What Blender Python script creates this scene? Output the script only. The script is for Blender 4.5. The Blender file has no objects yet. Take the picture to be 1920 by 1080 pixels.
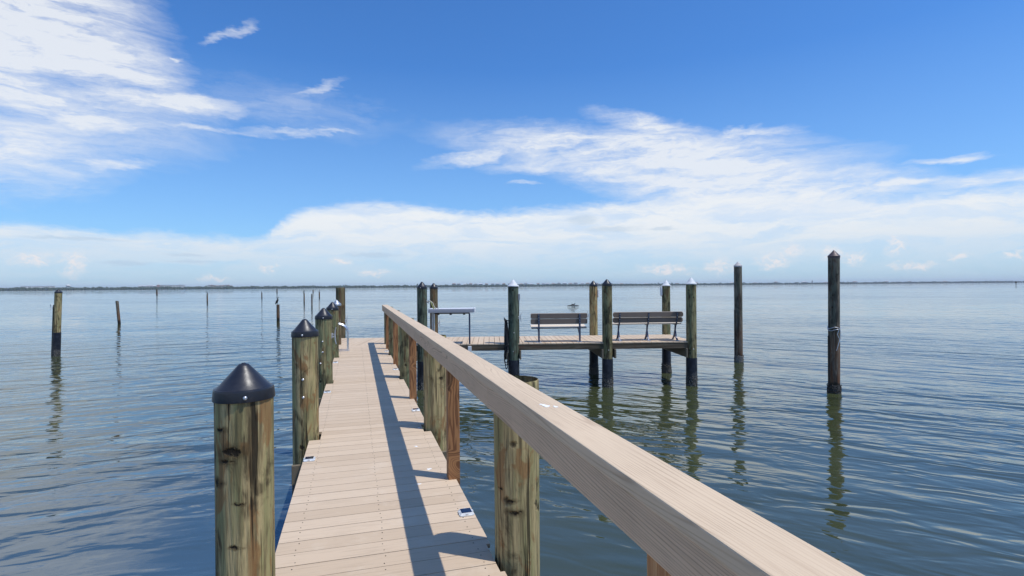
import bpy, bmesh, math, random
from math import pi, sin, cos, radians as R
from mathutils import Vector, Matrix, noise as mnoise
random.seed(7)
sc = bpy.context.scene
C = sc.collection

# ---------------------------------------------------------------- sizes (metres, water at z=0)
DECK = 1.14                    # top of the decking above the water
EYE = 2.60
TH = R(16.3)                   # walkway direction, turned left of +Y
WL, WR = -0.435, 0.723         # walkway edges, measured across it
PO = Vector((0.192, 13.61, 0)) # platform frame origin (front edge)
PA = math.atan(0.0398)
PD = 2.02                      # platform depth
PITCH = 0.1437

# ---------------------------------------------------------------- node helpers
class NT:
    def __init__(s, tree):
        s.t = tree; s.n = tree.nodes; s.l = tree.links
    def new(s, typ, **kw):
        n = s.n.new(typ)
        for k, v in kw.items(): setattr(n, k, v)
        return n
    def put(s, sock, v):
        if isinstance(v, bpy.types.NodeSocket): s.l.new(v, sock)
        elif v is not None:
            if hasattr(sock.default_value, '__len__') and not hasattr(v, '__len__'): v = (v,)*len(sock.default_value)
            if hasattr(v, '__len__') and len(sock.default_value) == 4 and len(v) == 3: v = (*v, 1)
            sock.default_value = v
    def math(s, op, a, b=None, c=None, clamp=False):
        n = s.new('ShaderNodeMath', operation=op, use_clamp=clamp)
        s.put(n.inputs[0], a)
        if b is not None: s.put(n.inputs[1], b)
        if c is not None: s.put(n.inputs[2], c)
        return n.outputs[0]
    def vmath(s, op, a, b=None, out=0):
        n = s.new('ShaderNodeVectorMath', operation=op); s.put(n.inputs[0], a)
        if b is not None: s.put(n.inputs[1], b)
        return n.outputs[out]
    def length(s, a):
        n = s.new('ShaderNodeVectorMath', operation='LENGTH'); s.put(n.inputs[0], a); return n.outputs['Value']
    def map(s, v, loc=(0,0,0), rot=(0,0,0), sca=(1,1,1)):
        n = s.new('ShaderNodeMapping'); s.put(n.inputs[0], v)
        n.inputs[1].default_value = loc; n.inputs[2].default_value = rot; n.inputs[3].default_value = sca
        return n.outputs[0]
    def noise(s, v, scale=5, detail=3, rough=.5, dist=0, col=False):
        n = s.new('ShaderNodeTexNoise'); s.put(n.inputs['Vector'], v)
        n.inputs['Scale'].default_value = scale; n.inputs['Detail'].default_value = detail
        n.inputs['Roughness'].default_value = rough; n.inputs['Distortion'].default_value = dist
        return n.outputs['Color' if col else 0]
    def ramp(s, v, a, b, c=0., d=1., smooth=True):
        n = s.new('ShaderNodeMapRange'); n.interpolation_type = 'SMOOTHSTEP' if smooth else 'LINEAR'
        s.put(n.inputs[0], v); s.put(n.inputs[1], a); s.put(n.inputs[2], b); s.put(n.inputs[3], c); s.put(n.inputs[4], d)
        return n.outputs[0]
    def mix(s, f, a, b, blend='MIX'):
        n = s.new('ShaderNodeMix', data_type='RGBA', blend_type=blend); s.put(n.inputs[0], f)
        s.put(n.inputs[6], a); s.put(n.inputs[7], b); return n.outputs[2]
    def sep(s, v):
        n = s.new('ShaderNodeSeparateXYZ'); s.put(n.inputs[0], v); return n.outputs
    def comb(s, x, y, z):
        n = s.new('ShaderNodeCombineXYZ'); s.put(n.inputs[0], x); s.put(n.inputs[1], y); s.put(n.inputs[2], z); return n.outputs[0]
    def bump(s, h, strength=.5, dist=.01, nrm=None):
        n = s.new('ShaderNodeBump'); s.put(n.inputs['Height'], h); n.inputs['Strength'].default_value = strength
        n.inputs['Distance'].default_value = dist
        if nrm is not None: s.put(n.inputs['Normal'], nrm)
        return n.outputs[0]

def mat(name, col=(.5,.5,.5), rough=.6, metal=0, spec=.5):
    m = bpy.data.materials.new(name); m.use_nodes = True
    k = NT(m.node_tree); b = m.node_tree.nodes['Principled BSDF']
    b.inputs['Base Color'].default_value = (*col, 1); b.inputs['Roughness'].default_value = rough
    b.inputs['Metallic'].default_value = metal; b.inputs['Specular IOR Level'].default_value = spec
    tc = k.new('ShaderNodeTexCoord').outputs['Object']
    rnd = k.new('ShaderNodeObjectInfo').outputs['Random']
    off = k.vmath('ADD', tc, k.comb(k.math('MULTIPLY', rnd, 37), k.math('MULTIPLY', rnd, 91), k.math('MULTIPLY', rnd, 53)))
    return m, k, b, tc, off

def simple(name, col, rough=.5, metal=0, var=.15, scale=18, bump=.15):
    m, k, b, tc, off = mat(name, col, rough, metal)
    n = k.noise(off, scale, 4, .6)
    k.put(b.inputs['Base Color'], k.mix(n, [c*(1-var) for c in col], [c*(1+var) for c in col]))
    k.put(b.inputs['Roughness'], k.ramp(n, .3, .7, max(rough-.08,0), min(rough+.08,1)))
    k.put(b.inputs['Normal'], k.bump(k.noise(off, scale*4, 3), bump, .003))
    return m

# ---- composite deck boards: axis 0 = boards laid side by side along x, 1 = along y
def deck_mat(name, axis):
    m, k, b, tc, off = mat(name, rough=.7, spec=.25)
    x, y, z = k.sep(tc)
    s = y if axis == 1 else x; u = x if axis == 1 else y
    idx = k.math('FLOOR', k.math('DIVIDE', k.math('SUBTRACT', s, (3.02 if axis == 1 else 0)), PITCH))
    wn = k.new('ShaderNodeTexWhiteNoise', noise_dimensions='1D'); k.put(wn.inputs['W'], idx)
    r = wn.outputs[0]
    v = k.comb(k.math('ADD', k.math('MULTIPLY', u, 3.0), k.math('MULTIPLY', r, 40)), k.math('MULTIPLY', s, 75), 0)
    g = k.noise(v, 1, 4, .6)
    blot = k.noise(tc, 5, 4, .65)
    c = k.mix(r, (.56,.425,.29), (.645,.50,.35))
    c = k.mix(k.ramp(g, .5, .72, 0, .38), c, (.34,.25,.17))
    c = k.mix(k.ramp(blot, .52, .75, 0, .35), c, (.70,.58,.44))
    c = k.mix(k.ramp(k.noise(tc, 2.3, 5, .7), .55, .75, 0, .22), c, (.42,.32,.22))
    k.put(b.inputs['Base Color'], c)
    k.put(b.inputs['Normal'], k.bump(g, .6, .0025))
    return m

def grain_mat(name, light, dark, lines=.75, sc_=(9, 1.0, 9), n_lines=13, rough=.62):
    """long looping grain lines, along local y"""
    m, k, b, tc, off = mat(name, rough=rough, spec=.3)
    v = k.map(off, sca=sc_)
    n = k.noise(v, 1, 1.0, .35)
    gx, gy, gz = k.sep(tc)
    pp = k.math('PINGPONG', k.math('ADD', k.math('MULTIPLY', k.math('ADD', gx, gz), 190), k.math('MULTIPLY', n, n_lines)), 1.0)
    line = k.ramp(pp, .0, .42, 1, 0)
    fine = k.noise(k.map(off, sca=(90, 5, 90)), 1, 3, .6)
    fade = k.ramp(k.noise(off, 3.5, 2), .35, .6, .35, 1)
    f = k.math('MULTIPLY', k.math('MULTIPLY', line, lines), fade)
    c = k.mix(k.noise(off, 2.2, 4), [q*.9 for q in light], [q*1.08 for q in light])
    c = k.mix(k.ramp(fine, .45, .75, 0, .22), c, dark)
    c = k.mix(f, c, dark)
    k.put(b.inputs['Base Color'], c)
    h = k.math('SUBTRACT', k.math('MULTIPLY', fine, .5), f)
    k.put(b.inputs['Normal'], k.bump(h, .55, .0015))
    return m

def pine_mat(name, light, dark):
    """treated softwood post, along local z, with knots"""
    m, k, b, tc, off = mat(name, rough=.62, spec=.3)
    n0 = k.noise(k.map(off, sca=(2.5, 2.5, 3.2)), 1, 2)
    v = k.map(off, sca=(14, 14, 1.1))
    v = k.vmath('ADD', v, k.comb(k.math('MULTIPLY', k.ramp(n0, .55, .8), 3.), 0, 0))
    n = k.noise(v, 1, 2.5, .55)
    pp = k.math('PINGPONG', k.math('MULTIPLY', n, 16), 1)
    f = k.ramp(pp, .05, .75, .9, 0)
    c = k.mix(k.noise(off, 4, 3), light, [q*.72 for q in light])
    c = k.mix(f, c, dark)
    vo = k.new('ShaderNodeTexVoronoi'); k.put(vo.inputs['Vector'], k.map(off, sca=(6,6,3.2))); vo.inputs['Scale'].default_value = 1
    kn = k.ramp(vo.outputs[0], .05, .17, .9, 0)
    c = k.mix(kn, c, [q*.5 for q in dark])
    k.put(b.inputs['Base Color'], c)
    k.put(b.inputs['Normal'], k.bump(k.math('SUBTRACT', n, f), .5, .003))
    return m

def pile_mat(name, base, green, dark, brown, water_rust=False, knots=()):
    m, k, b, tc, off = mat(name, rough=.8, spec=.25)
    streak = k.noise(k.map(off, sca=(14, 14, 1.1)), 1, 5, .62, .4)
    fine = k.noise(k.map(off, sca=(70, 70, 3.5)), 1, 4, .65)
    blot = k.noise(k.map(off, sca=(5.5, 5.5, 2.6)), 1, 5, .62, .7)
    blot2 = k.noise(k.map(off, loc=(5, 3, 9), sca=(8, 8, 3.4)), 1, 4, .6, 1.2)
    c = k.mix(k.ramp(streak, .38, .62), base, green)
    c = k.mix(k.ramp(fine, .46, .66, 0, .75), c, [q*.34 for q in base])
    c = k.mix(k.ramp(k.noise(k.map(off, loc=(2,7,4), sca=(24, 24, 1.6)), 1, 4, .6, .5), .53, .63, 0, .7), c, [q*.22 for q in base])
    c = k.mix(k.ramp(blot2, .54, .64, 0, .7), c, brown)
    c = k.mix(k.math('MULTIPLY', k.ramp(blot, .50, .62, 0, .9), k.ramp(fine, .35, .6, .35, 1)), c, dark)
    crack = k.ramp(k.noise(k.map(off, loc=(1, 8, 2), sca=(34, 34, .9)), 1, 3, .6, .3), .60, .66, 0, 1)
    c = k.mix(k.math('MULTIPLY', crack, .85), c, (.02,.016,.01))
    vo = k.new('ShaderNodeTexVoronoi'); k.put(vo.inputs['Vector'], k.map(off, sca=(7.5, 7.5, 6.0))); vo.inputs['Scale'].default_value = 1
    vo.inputs['Randomness'].default_value = 1
    vr = k.sep(vo.outputs['Color'])[0]
    kd = k.math('ADD', k.math('ADD', vo.outputs[0], k.ramp(vr, .35, .45, .5, 0)), k.math('MULTIPLY', k.math('SUBTRACT', k.noise(off, 26, 4), .5), .30))
    knot = k.ramp(kd, .06, .19, 1, 0)
    c = k.mix(k.math('MULTIPLY', knot, .9), c, (.028,.018,.010))
    warp = k.vmath('MULTIPLY', k.vmath('SUBTRACT', k.noise(off, 22, 4, .6, 0, True), (.5,.5,.5)), (.09,.09,.05))
    for (kx, ky, kz, kr) in knots:
        v_ = k.vmath('MULTIPLY', k.vmath('SUBTRACT', k.vmath('ADD', tc, warp), (kx, ky, kz)), (.75, .75, 1.7))
        l_ = k.length(v_)
        c = k.mix(k.ramp(l_, kr*2.6, kr*.8, 0, .75), c, (.085,.055,.022))
        c = k.mix(k.ramp(l_, kr*1.15, kr*.55, 0, .95), c, (.014,.010,.006))
        knot = k.math('MAXIMUM', knot, k.ramp(l_, kr*1.2, kr*.4, 0, 1.4))
    z = k.sep(k.new('ShaderNodeNewGeometry').outputs['Position'])[2]
    if water_rust:
        zz = k.math('ADD', z, k.math('MULTIPLY', k.math('SUBTRACT', blot, .5), 1.6))
        rust = k.math('MULTIPLY', k.ramp(zz, .9, 1.7, 1, 0), k.ramp(streak, .40, .6, .15, 1))
        c = k.mix(k.math('MULTIPLY', rust, .8), c, (.17,.075,.035))
    wet = k.ramp(k.math('ADD', z, k.math('MULTIPLY', k.math('SUBTRACT', k.noise(off, 14, 3), .5), .35)), .16, .34, 1, 0)
    c = k.mix(wet, c, (.018,.017,.013))
    k.put(b.inputs['Base Color'], c)
    h = k.math('SUBTRACT', k.math('ADD', k.math('MULTIPLY', streak, 1.2), k.math('MULTIPLY', fine, .5)),
               k.math('ADD', k.math('MULTIPLY', crack, .9), k.math('MULTIPLY', knot, .9)))
    k.put(b.inputs['Normal'], k.bump(h, .9, .012))
    return m

def sleeve_mat():
    m, k, b, tc, off = mat('sleeve_plastic', rough=.42, spec=.22)
    z = k.sep(k.new('ShaderNodeNewGeometry').outputs['Position'])[2]
    sp = k.noise(off, 42, 4, .6)
    big = k.noise(off, 5, 3)
    zz = k.math('ADD', z, k.math('MULTIPLY', k.math('SUBTRACT', big, .5), .5))
    low = k.ramp(zz, .10, .36, 1, 0)
    c = k.mix(k.ramp(k.noise(off, 9, 4), .4, .7), (.010,.012,.018), (.022,.026,.035))
    c = k.mix(k.math('MULTIPLY', low, k.ramp(sp, .45, .6)), c, (.24,.23,.20))
    c = k.mix(k.math('MULTIPLY', low, k.ramp(k.noise(off, 23, 3), .5, .62, 0, .8)), c, (.03,.028,.02))
    k.put(b.inputs['Base Color'], c)
    k.put(b.inputs['Roughness'], k.ramp(low, 0, 1, .4, .9))
    k.put(b.inputs['Normal'], k.bump(k.math('ADD', k.math('MULTIPLY', k.math('MULTIPLY', low, sp), 2), k.math('MULTIPLY', k.noise(off, 6, 2), .3)), .9, .012))
    return m

M = {}
M['deck_y'] = deck_mat('composite_walkway_boards', 1)
M['deck_x'] = deck_mat('composite_platform_boards', 0)
M['rail'] = grain_mat('composite_rail_grain', (.69,.53,.355), (.32,.20,.115), lines=.50, sc_=(8, .42, 8), n_lines=50)
M['fascia'] = grain_mat('composite_fascia_grain', (.66,.475,.31), (.24,.16,.10), lines=.62, sc_=(8, .45, 8), n_lines=50)
M['pine'] = pine_mat('brown_treated_pine', (.42,.205,.085), (.15,.062,.026))
M['pine_new'] = pine_mat('fresh_orange_pine', (.62,.36,.17), (.36,.17,.07))
M['pile'] = pile_mat('weathered_green_pile', (.50,.385,.19), (.31,.28,.125), (.045,.032,.016), (.26,.125,.045))
M['pile_p1'] = pile_mat('knotty_green_pile', (.50,.385,.19), (.31,.28,.125), (.045,.032,.016), (.26,.125,.045),
    knots=((.004,-.122,1.885,.030),(-.020,-.120,1.84,.018),(.030,-.119,1.66,.009),(.014,-.119,1.47,.011),(-.050,-.108,1.98,.014),(-.07,-.095,1.75,.02)))
M['pile_r1'] = pile_mat('knotted_split_pile', (.50,.385,.19), (.31,.28,.125), (.045,.032,.016), (.28,.135,.05),
    knots=((-.012,-.122,1.41,.022),(-.030,-.118,1.47,.014),(-.085,-.085,1.53,.010)))
M['pile_b'] = pile_mat('mossy_green_pile', (.31,.265,.13), (.17,.20,.105), (.025,.022,.013), (.14,.075,.035))
M['pile_d'] = pile_mat('dark_green_pile', (.15,.18,.12), (.085,.12,.085), (.018,.022,.018), (.09,.065,.04))
M['pile_o'] = pile_mat('old_brown_pile', (.21,.15,.085), (.15,.14,.07), (.045,.03,.02), (.15,.065,.025))
M['pile_w'] = pile_mat('old_mooring_pile', (.22,.185,.14), (.12,.13,.095), (.04,.035,.03), (.12,.07,.04), water_rust=True)
M['sleeve'] = sleeve_mat()
M['cap'] = simple('black_plastic_cap', (.020,.021,.027), .36, 0, .5, 9, .25)
M['capw'] = simple('chalky_white_cap', (.62,.64,.65), .6, 0, .15, 20, .2)
M['capm'] = simple('grey_galvanised_cap', (.45,.47,.50), .38, .7, .12, 20, .1)
M['metal'] = simple('brushed_aluminium', (.72,.73,.75), .32, 1, .06, 30, .05)
M['galv'] = simple('galvanised_steel', (.60,.61,.63), .42, .8, .1, 30, .1)
M['white'] = simple('white_painted_metal', (.75,.76,.76), .45, 0, .05, 20, .05)
M['greymetal'] = simple('grey_painted_metal', (.38,.38,.41), .45, .3, .08, 25, .1)
M['bluemetal'] = simple('dark_blue_grey_iron', (.06,.075,.12), .45, .4, .15, 30, .15)
M['slat'] = simple('dark_grey_bench_slat', (.18,.138,.108), .65, 0, .15, 12, .15)
M['cream'] = simple('cream_bench_slat', (.74,.62,.47), .6, 0, .08, 16, .1)
M['beam'] = None
M['dark'] = simple('dark_screw_metal', (.05,.04,.035), .5, .5)
M['rope_d'] = simple('dark_wet_rope', (.012,.013,.015), .9, 0, .3, 60, .6)
M['rope_l'] = simple('pale_rope', (.50,.47,.38), .85, 0, .3, 60, .6)
M['rope_y'] = simple('yellow_green_rope', (.35,.36,.12), .85, 0, .3, 60, .6)
M['solar'] = simple('solar_cell', (.012,.018,.045), .12, .1, .2, 40, 0)
M['solar_body'] = simple('frosted_light_housing', (.68,.70,.70), .3, .2, .05, 40, .05)
M['feather'] = simple('black_feathers', (.02,.018,.017), .7, 0, .35, 30, .3)
M['drop'] = simple('white_droppings', (.85,.85,.82), .8, 0, .05, 40, .2)
M['grass'] = simple('dry_seagrass', (.35,.34,.20), .7, 0, .2, 30, .1)
M['gap'] = simple('dark_wood', (.05,.04,.03), .9)  # dark wood tone of the battens, far tower and channel marker

def beam_mat():
    m, k, b, tc, off = mat('weathered_beam_wood', rough=.8, spec=.25)
    g = k.noise(k.map(off, sca=(1.3, 6, 26)), 1, 5, .62, .5)
    g2 = k.noise(k.map(off, sca=(3, 10, 70)), 1, 3, .6)
    bl = k.noise(k.map(off, sca=(1.6, 3, 6)), 1, 4, .6, .8)
    c = k.mix(k.ramp(g, .35, .65), (.15,.115,.075), (.060,.045,.03))
    c = k.mix(k.ramp(bl, .54, .66, 0, .7), c, (.14,.07,.04))
    c = k.mix(k.ramp(bl, .30, .42, .75, 0), c, (.03,.035,.02))
    c = k.mix(k.ramp(g2, .55, .75, 0, .5), c, (.25,.22,.17))
    k.put(b.inputs['Base Color'], c); k.put(b.inputs['Normal'], k.bump(g, .7, .006))
    return m
M['beam'] = beam_mat()
M['beam_pale'] = simple('pale_weathered_beam', (.17,.14,.095), .8, 0, .35, 14, .4)

# ---------------------------------------------------------------- mesh helpers
class MB:
    def __init__(s): s.v = []; s.f = []; s.mi = []; s.sm = []
    def add(s, vs, fs, mi=0, smooth=False):
        o = len(s.v); s.v += [tuple(p) for p in vs]
        for f in fs: s.f.append(tuple(i+o for i in f)); s.mi.append(mi); s.sm.append(smooth)
        return s
    def box(s, x0, x1, y0, y1, z0, z1, mi=0):
        vs = [(x, y, z) for z in (z0, z1) for y in (y0, y1) for x in (x0, x1)]
        return s.add(vs, [(0,2,3,1),(4,5,7,6),(0,1,5,4),(2,6,7,3),(0,4,6,2),(1,3,7,5)], mi)
    def prism(s, poly, z0, z1, mi=0):
        n = len(poly)
        vs = [(p[0], p[1], z0) for p in poly]+[(p[0], p[1], z1) for p in poly]
        fs = [tuple(range(n-1, -1, -1)), tuple(range(n, 2*n))]+[(i, (i+1) % n, n+(i+1) % n, n+i) for i in range(n)]
        return s.add(vs, fs, mi)
    def xprism(s, poly, x0, x1, mi=0):      # polygon in the yz plane, extruded along x
        n = len(poly)
        vs = [(x0, p[0], p[1]) for p in poly]+[(x1, p[0], p[1]) for p in poly]
        fs = [tuple(range(n-1, -1, -1)), tuple(range(n, 2*n))]+[(i, (i+1) % n, n+(i+1) % n, n+i) for i in range(n)]
        return s.add(vs, fs, mi)
    def yprism(s, poly, y0, y1, mi=0):      # polygon in the xz plane, extruded along y
        n = len(poly)
        vs = [(p[0], y0, p[1]) for p in poly]+[(p[0], y1, p[1]) for p in poly]
        fs = [tuple(range(n)), tuple(range(2*n-1, n-1, -1))]+[(i, n+i, n+(i+1) % n, (i+1) % n) for i in range(n)]
        return s.add(vs, fs, mi)
    def lathe(s, prof, seg=32, c=(0,0), mi=0, fn=None, smooth=True, cap0=True, cap1=True):
        vs = []
        for (r, z) in prof:
            for i in range(seg):
                a = 2*pi*i/seg; rr = r if fn is None else r*(1+fn(a, z))
                vs.append((c[0]+rr*cos(a), c[1]+rr*sin(a), z))
        fs = []
        for j in range(len(prof)-1):
            for i in range(seg):
                k = (i+1) % seg; fs.append((j*seg+i, j*seg+k, (j+1)*seg+k, (j+1)*seg+i))
        s.add(vs, fs, mi, smooth)
        if cap0: s.add(vs[:seg], [tuple(range(seg-1, -1, -1))], mi)
        if cap1: s.add(vs[-seg:], [tuple(range(seg))], mi)
        return s
    def tube(s, pts, rad, seg=10, mi=0, closed=False, flat=1.0):
        pts = [Vector(p) for p in pts]; n = len(pts)
        if not hasattr(rad, '__len__'): rad = [rad]*n
        vs = []; up = Vector((0,0,1)); last = None
        for i, p in enumerate(pts):
            if closed: t = pts[(i+1) % n]-pts[i-1]
            else: t = pts[min(i+1, n-1)]-pts[max(i-1, 0)]
            t.normalize()
            if last is None:
                a = t.orthogonal().normalized() if abs(t.z) > .95 else t.cross(up).normalized()
            else:
                a = (last-t*last.dot(t)).normalized()
            last = a; b = t.cross(a)
            for j in range(seg):
                w = 2*pi*j/seg; vs.append(p+(a*cos(w)+b*sin(w)*flat)*rad[i])
        fs = []
        for i in range(n if closed else n-1):
            for j in range(seg):
                k = (j+1) % seg; i2 = (i+1) % n
                fs.append((i*seg+j, i*seg+k, i2*seg+k, i2*seg+j))
        s.add(vs, fs, mi, True)
        if not closed:
            s.add(vs[:seg], [tuple(range(seg-1, -1, -1))], mi); s.add(vs[-seg:], [tuple(range(seg))], mi)
        return s
    def build(s, name, mats, parent=None, loc=(0,0,0), rot=0, bevel=0):
        me = bpy.data.meshes.new(name); me.from_pydata(s.v, [], s.f); me.update()
        for m in (mats if isinstance(mats, (list, tuple)) else [mats]): me.materials.append(m)
        me.polygons.foreach_set('material_index', s.mi); me.polygons.foreach_set('use_smooth', s.sm)
        o = bpy.data.objects.new(name, me); C.objects.link(o); o.location = loc; o.rotation_euler.z = rot
        if parent: o.parent = parent
        if bevel:
            b = o.modifiers.new('bevel', 'BEVEL'); b.width = bevel; b.segments = 2; b.limit_method = 'ANGLE'
        return o

def tag(o, label=None, cat=None, group=None, kind=None):
    if label: o['label'] = label
    if cat: o['category'] = cat
    if group: o['group'] = group
    if kind: o['kind'] = kind
    return o
def empty(name, loc=(0,0,0), rz=0, label=None, cat=None, group=None):
    o = bpy.data.objects.new(name, None); C.objects.link(o); o.location = loc; o.rotation_euler.z = rz
    o.empty_display_size = .2
    return tag(o, label, cat, group)

def W(lat, s, z=0.):      # walkway frame -> world
    return Vector((lat*cos(TH)-s*sin(TH), lat*sin(TH)+s*cos(TH), z))
def P(x, y, z=0.):        # platform frame -> world
    return Vector((PO.x+x*cos(PA)-y*sin(PA), PO.y+x*sin(PA)+y*cos(PA), z))

# ---------------------------------------------------------------- piles
def shaft(r, z0, z1, seed, seg=40, nz=60, rough=.02, lean=(0, 0), z_local=True):
    """tapering, slightly uneven round timber"""
    m = MB(); sd = Vector((seed*13.7, seed*7.1, seed*3.3))
    def fn(a, z):
        p = Vector((cos(a)*1.6, sin(a)*1.6, z*.55))+sd
        q = Vector((cos(a)*7, sin(a)*7, z*1.1))+sd
        d = mnoise.noise(p)*rough+mnoise.noise(q)*rough*.55
        g = mnoise.noise(Vector((cos(a)*11, sin(a)*11, z*.35))+sd)
        if g > .28: d -= (g-.28)*rough*2.8
        return d+(.03 if z < .5 else 0)*0+(z1-z)*.006
    prof = [(r, z0+(z1-z0)*i/nz) for i in range(nz)]+[(r*.995, z1-.006), (r*.965, z1)]
    m.lathe(prof, seg, fn=fn, mi=0, cap1=False)
    top = m.v[-seg:]
    ctr = (0, 0, z1+.001)
    vs = list(top)+[ctr]
    m.add(vs, [(i, (i+1) % seg, seg) for i in range(seg)], 1)
    m.v = [(x+lean[0]*z, y+lean[1]*z, z) for x, y, z in m.v]
    return m

def end_mat():
    m, k, b, tc, off = mat('sawn_pile_end', rough=.85, spec=.2)
    x, y, z = k.sep(tc)
    r = k.math('SQRT', k.math('ADD', k.math('MULTIPLY', x, x), k.math('MULTIPLY', y, y)))
    n = k.noise(off, 9, 4)
    ring = k.math('PINGPONG', k.math('ADD', k.math('MULTIPLY', r, 110), k.math('MULTIPLY', n, 3)), 1)
    c = k.mix(ring, (.20,.10,.05), (.34,.20,.10)); c = k.mix(k.ramp(k.noise(off, 14, 4), .5, .66, 0, .85), c, (.05,.035,.02))
    k.put(b.inputs['Base Color'], c); k.put(b.inputs['Normal'], k.bump(ring, .5, .003)); return m
M['end'] = end_mat()

def cap_mesh(r, h, style):
    m = MB()
    if style == 'black':
        k1 = h*.30
        m.lathe([(r+.0070, 0), (r+.0078, .003), (r+.0035, k1-.004)], 56, cap0=True, cap1=False)
        m.lathe([(r+.0035, k1-.004), (r+.001, k1+.003)], 56, cap0=False, cap1=False)
        m.lathe([(r+.001, k1+.003), (r-.005, k1+.0035)], 56, cap0=False, cap1=False)
        prof = [(r-.005, k1+.0036)]+[((r-.005)*(1-t)+.016*t, k1+(h-k1)*(t*.985)) for t in (.15,.3,.45,.6,.75,.88,.96)]+[(.013, h-.006), (.007, h-.001)]
        m.lathe(prof, 56, cap0=False, cap1=True)
    elif style == 'grey':
        m.lathe([(r+.006, 0), (r+.006, h*.20)], 48, cap1=False); m.lathe([(r+.012, h*.20), (r+.012, h*.24)], 48, cap1=False)
        m.lathe([(r+.012, h*.24), ((r+.012)*.5, h*.63), (.006, h)], 48, cap0=False)
    else:
        m.lathe([(r+.016, 0), (r+.017, h*.12)], 48, cap1=False)
        m.lathe([(r+.017, h*.12), (r*.80, h*.30), (r*.55, h*.62), (r*.30, h*.86), (.016, h*.97), (.010, h*1.04), (.003, h*1.10)], 48, cap0=False)
    return m

def cleat(parent, x, y, z, rz, size=.13):
    """horned metal cleat fixed to a pile, horns up and down, facing local +x after rz"""
    m = MB()
    m.box(0, .008, -.022, .022, -.04, .04)
    m.tube([(.005,0,-.02), (.05,0,-.02)], .009, 8); m.tube([(.005,0,.02), (.05,0,.02)], .009, 8)
    m.tube([(.07,0,-size), (.056,0,-size*.6), (.05,0,-.02), (.05,0,.02), (.056,0,size*.6), (.07,0,size)], [.006,.009,.011,.011,.009,.006], 8)
    return m.build('cleat', M['galv'], parent, (x, y, z), rz)

def pile(name, loc, r, ztop, label, cat='dock pile', group=None, m='pile', cap=None, cap_h=.172, sleeve=.72, seed=1, hi=False,
         screw=None, lean=(0,0), rough=.022, bolts=()):
    t = empty(name, (loc[0], loc[1], 0), 0, label, cat, group)
    zs = ztop-(cap_h*.8 if cap else 0)
    shaft(r, -.9, zs, seed, 64 if hi else 36, 90 if hi else 44, rough, lean).build('shaft', [M[m], M['end']], t)
    if sleeve:
        s = MB(); s.lathe([(r*1.07+.004, -.9), (r*1.07+.004, .1), (r*1.065+.003, sleeve-.01), (r*1.05+.001, sleeve)], 40,
                          fn=lambda a, z: (.05*mnoise.noise(Vector((cos(a)*4, sin(a)*4, z*9+seed))) if z < .25 else 0))
        s.v = [(x+lean[0]*z, y+lean[1]*z, z) for x, y, z in s.v]
        s.build('sleeve', M['sleeve'], t)
    if cap:
        zc = ztop-cap_h
        c = cap_mesh(r, cap_h, cap).build('cap', M[{'black':'cap','white':'capw','grey':'capm'}[cap]], t, (lean[0]*zc, lean[1]*zc, zc))
        if cap == 'black': c.rotation_euler = (random.uniform(-.02,.02), random.uniform(-.02,.02), 0)
        if screw is not None:
            q = MB(); a = screw; rr = r+.012
            q.lathe([(.009,0),(.009,.004),(.004,.007)], 12)
            s_ = q.build('screw', M['galv'], c, (cos(a)*rr, sin(a)*rr, .022)); s_.rotation_euler = (pi/2, 0, a+pi/2)
    for (a, z) in bolts:
        q = MB(); q.lathe([(.013,0),(.013,.003),(.008,.004),(.008,.012),(.006,.014)], 10)
        b = q.build('bolt', M['galv'], t, (cos(a)*r*.99, sin(a)*r*.99, z)); b.rotation_euler = (pi/2, 0, a+pi/2)
    return t

def barnacles(t, r, top, n, mt, seed, cx_=0, band=True):
    rnd = random.Random(seed); m = MB()
    if band: m.lathe([(r+.002, -.2), (r+.004, 0), (r+.004, top*.35), (r+.001, top*.62), (r-.008, top*.8)], 44, (cx_, 0),
            fn=lambda a, z: .05*mnoise.noise(Vector((cos(a)*5, sin(a)*5, z*22+seed)))+(.0 if z < top*.7 else -.05*(mnoise.noise(Vector((cos(a)*3, sin(a)*3, seed)))+.3)))
    for i in range(n):
        a = rnd.uniform(0, 2*pi); z = top*rnd.random()**1.6-.04; q = rnd.uniform(.008, .020)
        c_ = Vector((cx_+cos(a)*(r+q*.3), sin(a)*(r+q*.3), z)); o_ = Vector((cos(a), sin(a), rnd.uniform(-.3,.5)))
        s1 = Vector((-sin(a), cos(a), 0)); s2 = o_.cross(s1)
        vs = [c_+(s1*cos(b_)+s2*sin(b_))*q*rnd.uniform(.7,1.2) for b_ in [2*pi*j/6 for j in range(6)]]+[c_+o_*q*rnd.uniform(.7,1.5)]
        m.add(vs, [(j, (j+1) % 6, 6) for j in range(6)])
    return m.build('barnacle_band', mt, t)
M['shell'] = simple('grey_barnacle_shell', (.085,.078,.065), .9, 0, .95, 45, .5)
M['shellw'] = simple('white_barnacle_shell', (.17,.16,.14), .9, 0, 1.0, 55, .5)
M['mussel'] = simple('black_mussel_shell', (.040,.036,.030), .7, 0, .95, 60, .5)
g = 'capped piles along the left side of the walkway'
p = W(-.492, 2.70); pile('dock_pile', p, .123, 2.26, 'nearest left pile, thick knotty olive timber under a large black cone cap', group=g, m='pile_p1', cap='black', cap_h=.163, seed=3, hi=True, screw=R(-62), rough=.045)
p = W(-.475, 5.60); pile('dock_pile', p, .121, 2.297, 'second left pile along the walkway, pale olive with a black cone cap and one bolt', group=g, cap='black', seed=8, hi=True, screw=R(-80), bolts=[(R(-80), 1.72), (R(-79), 1.55)])
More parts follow.
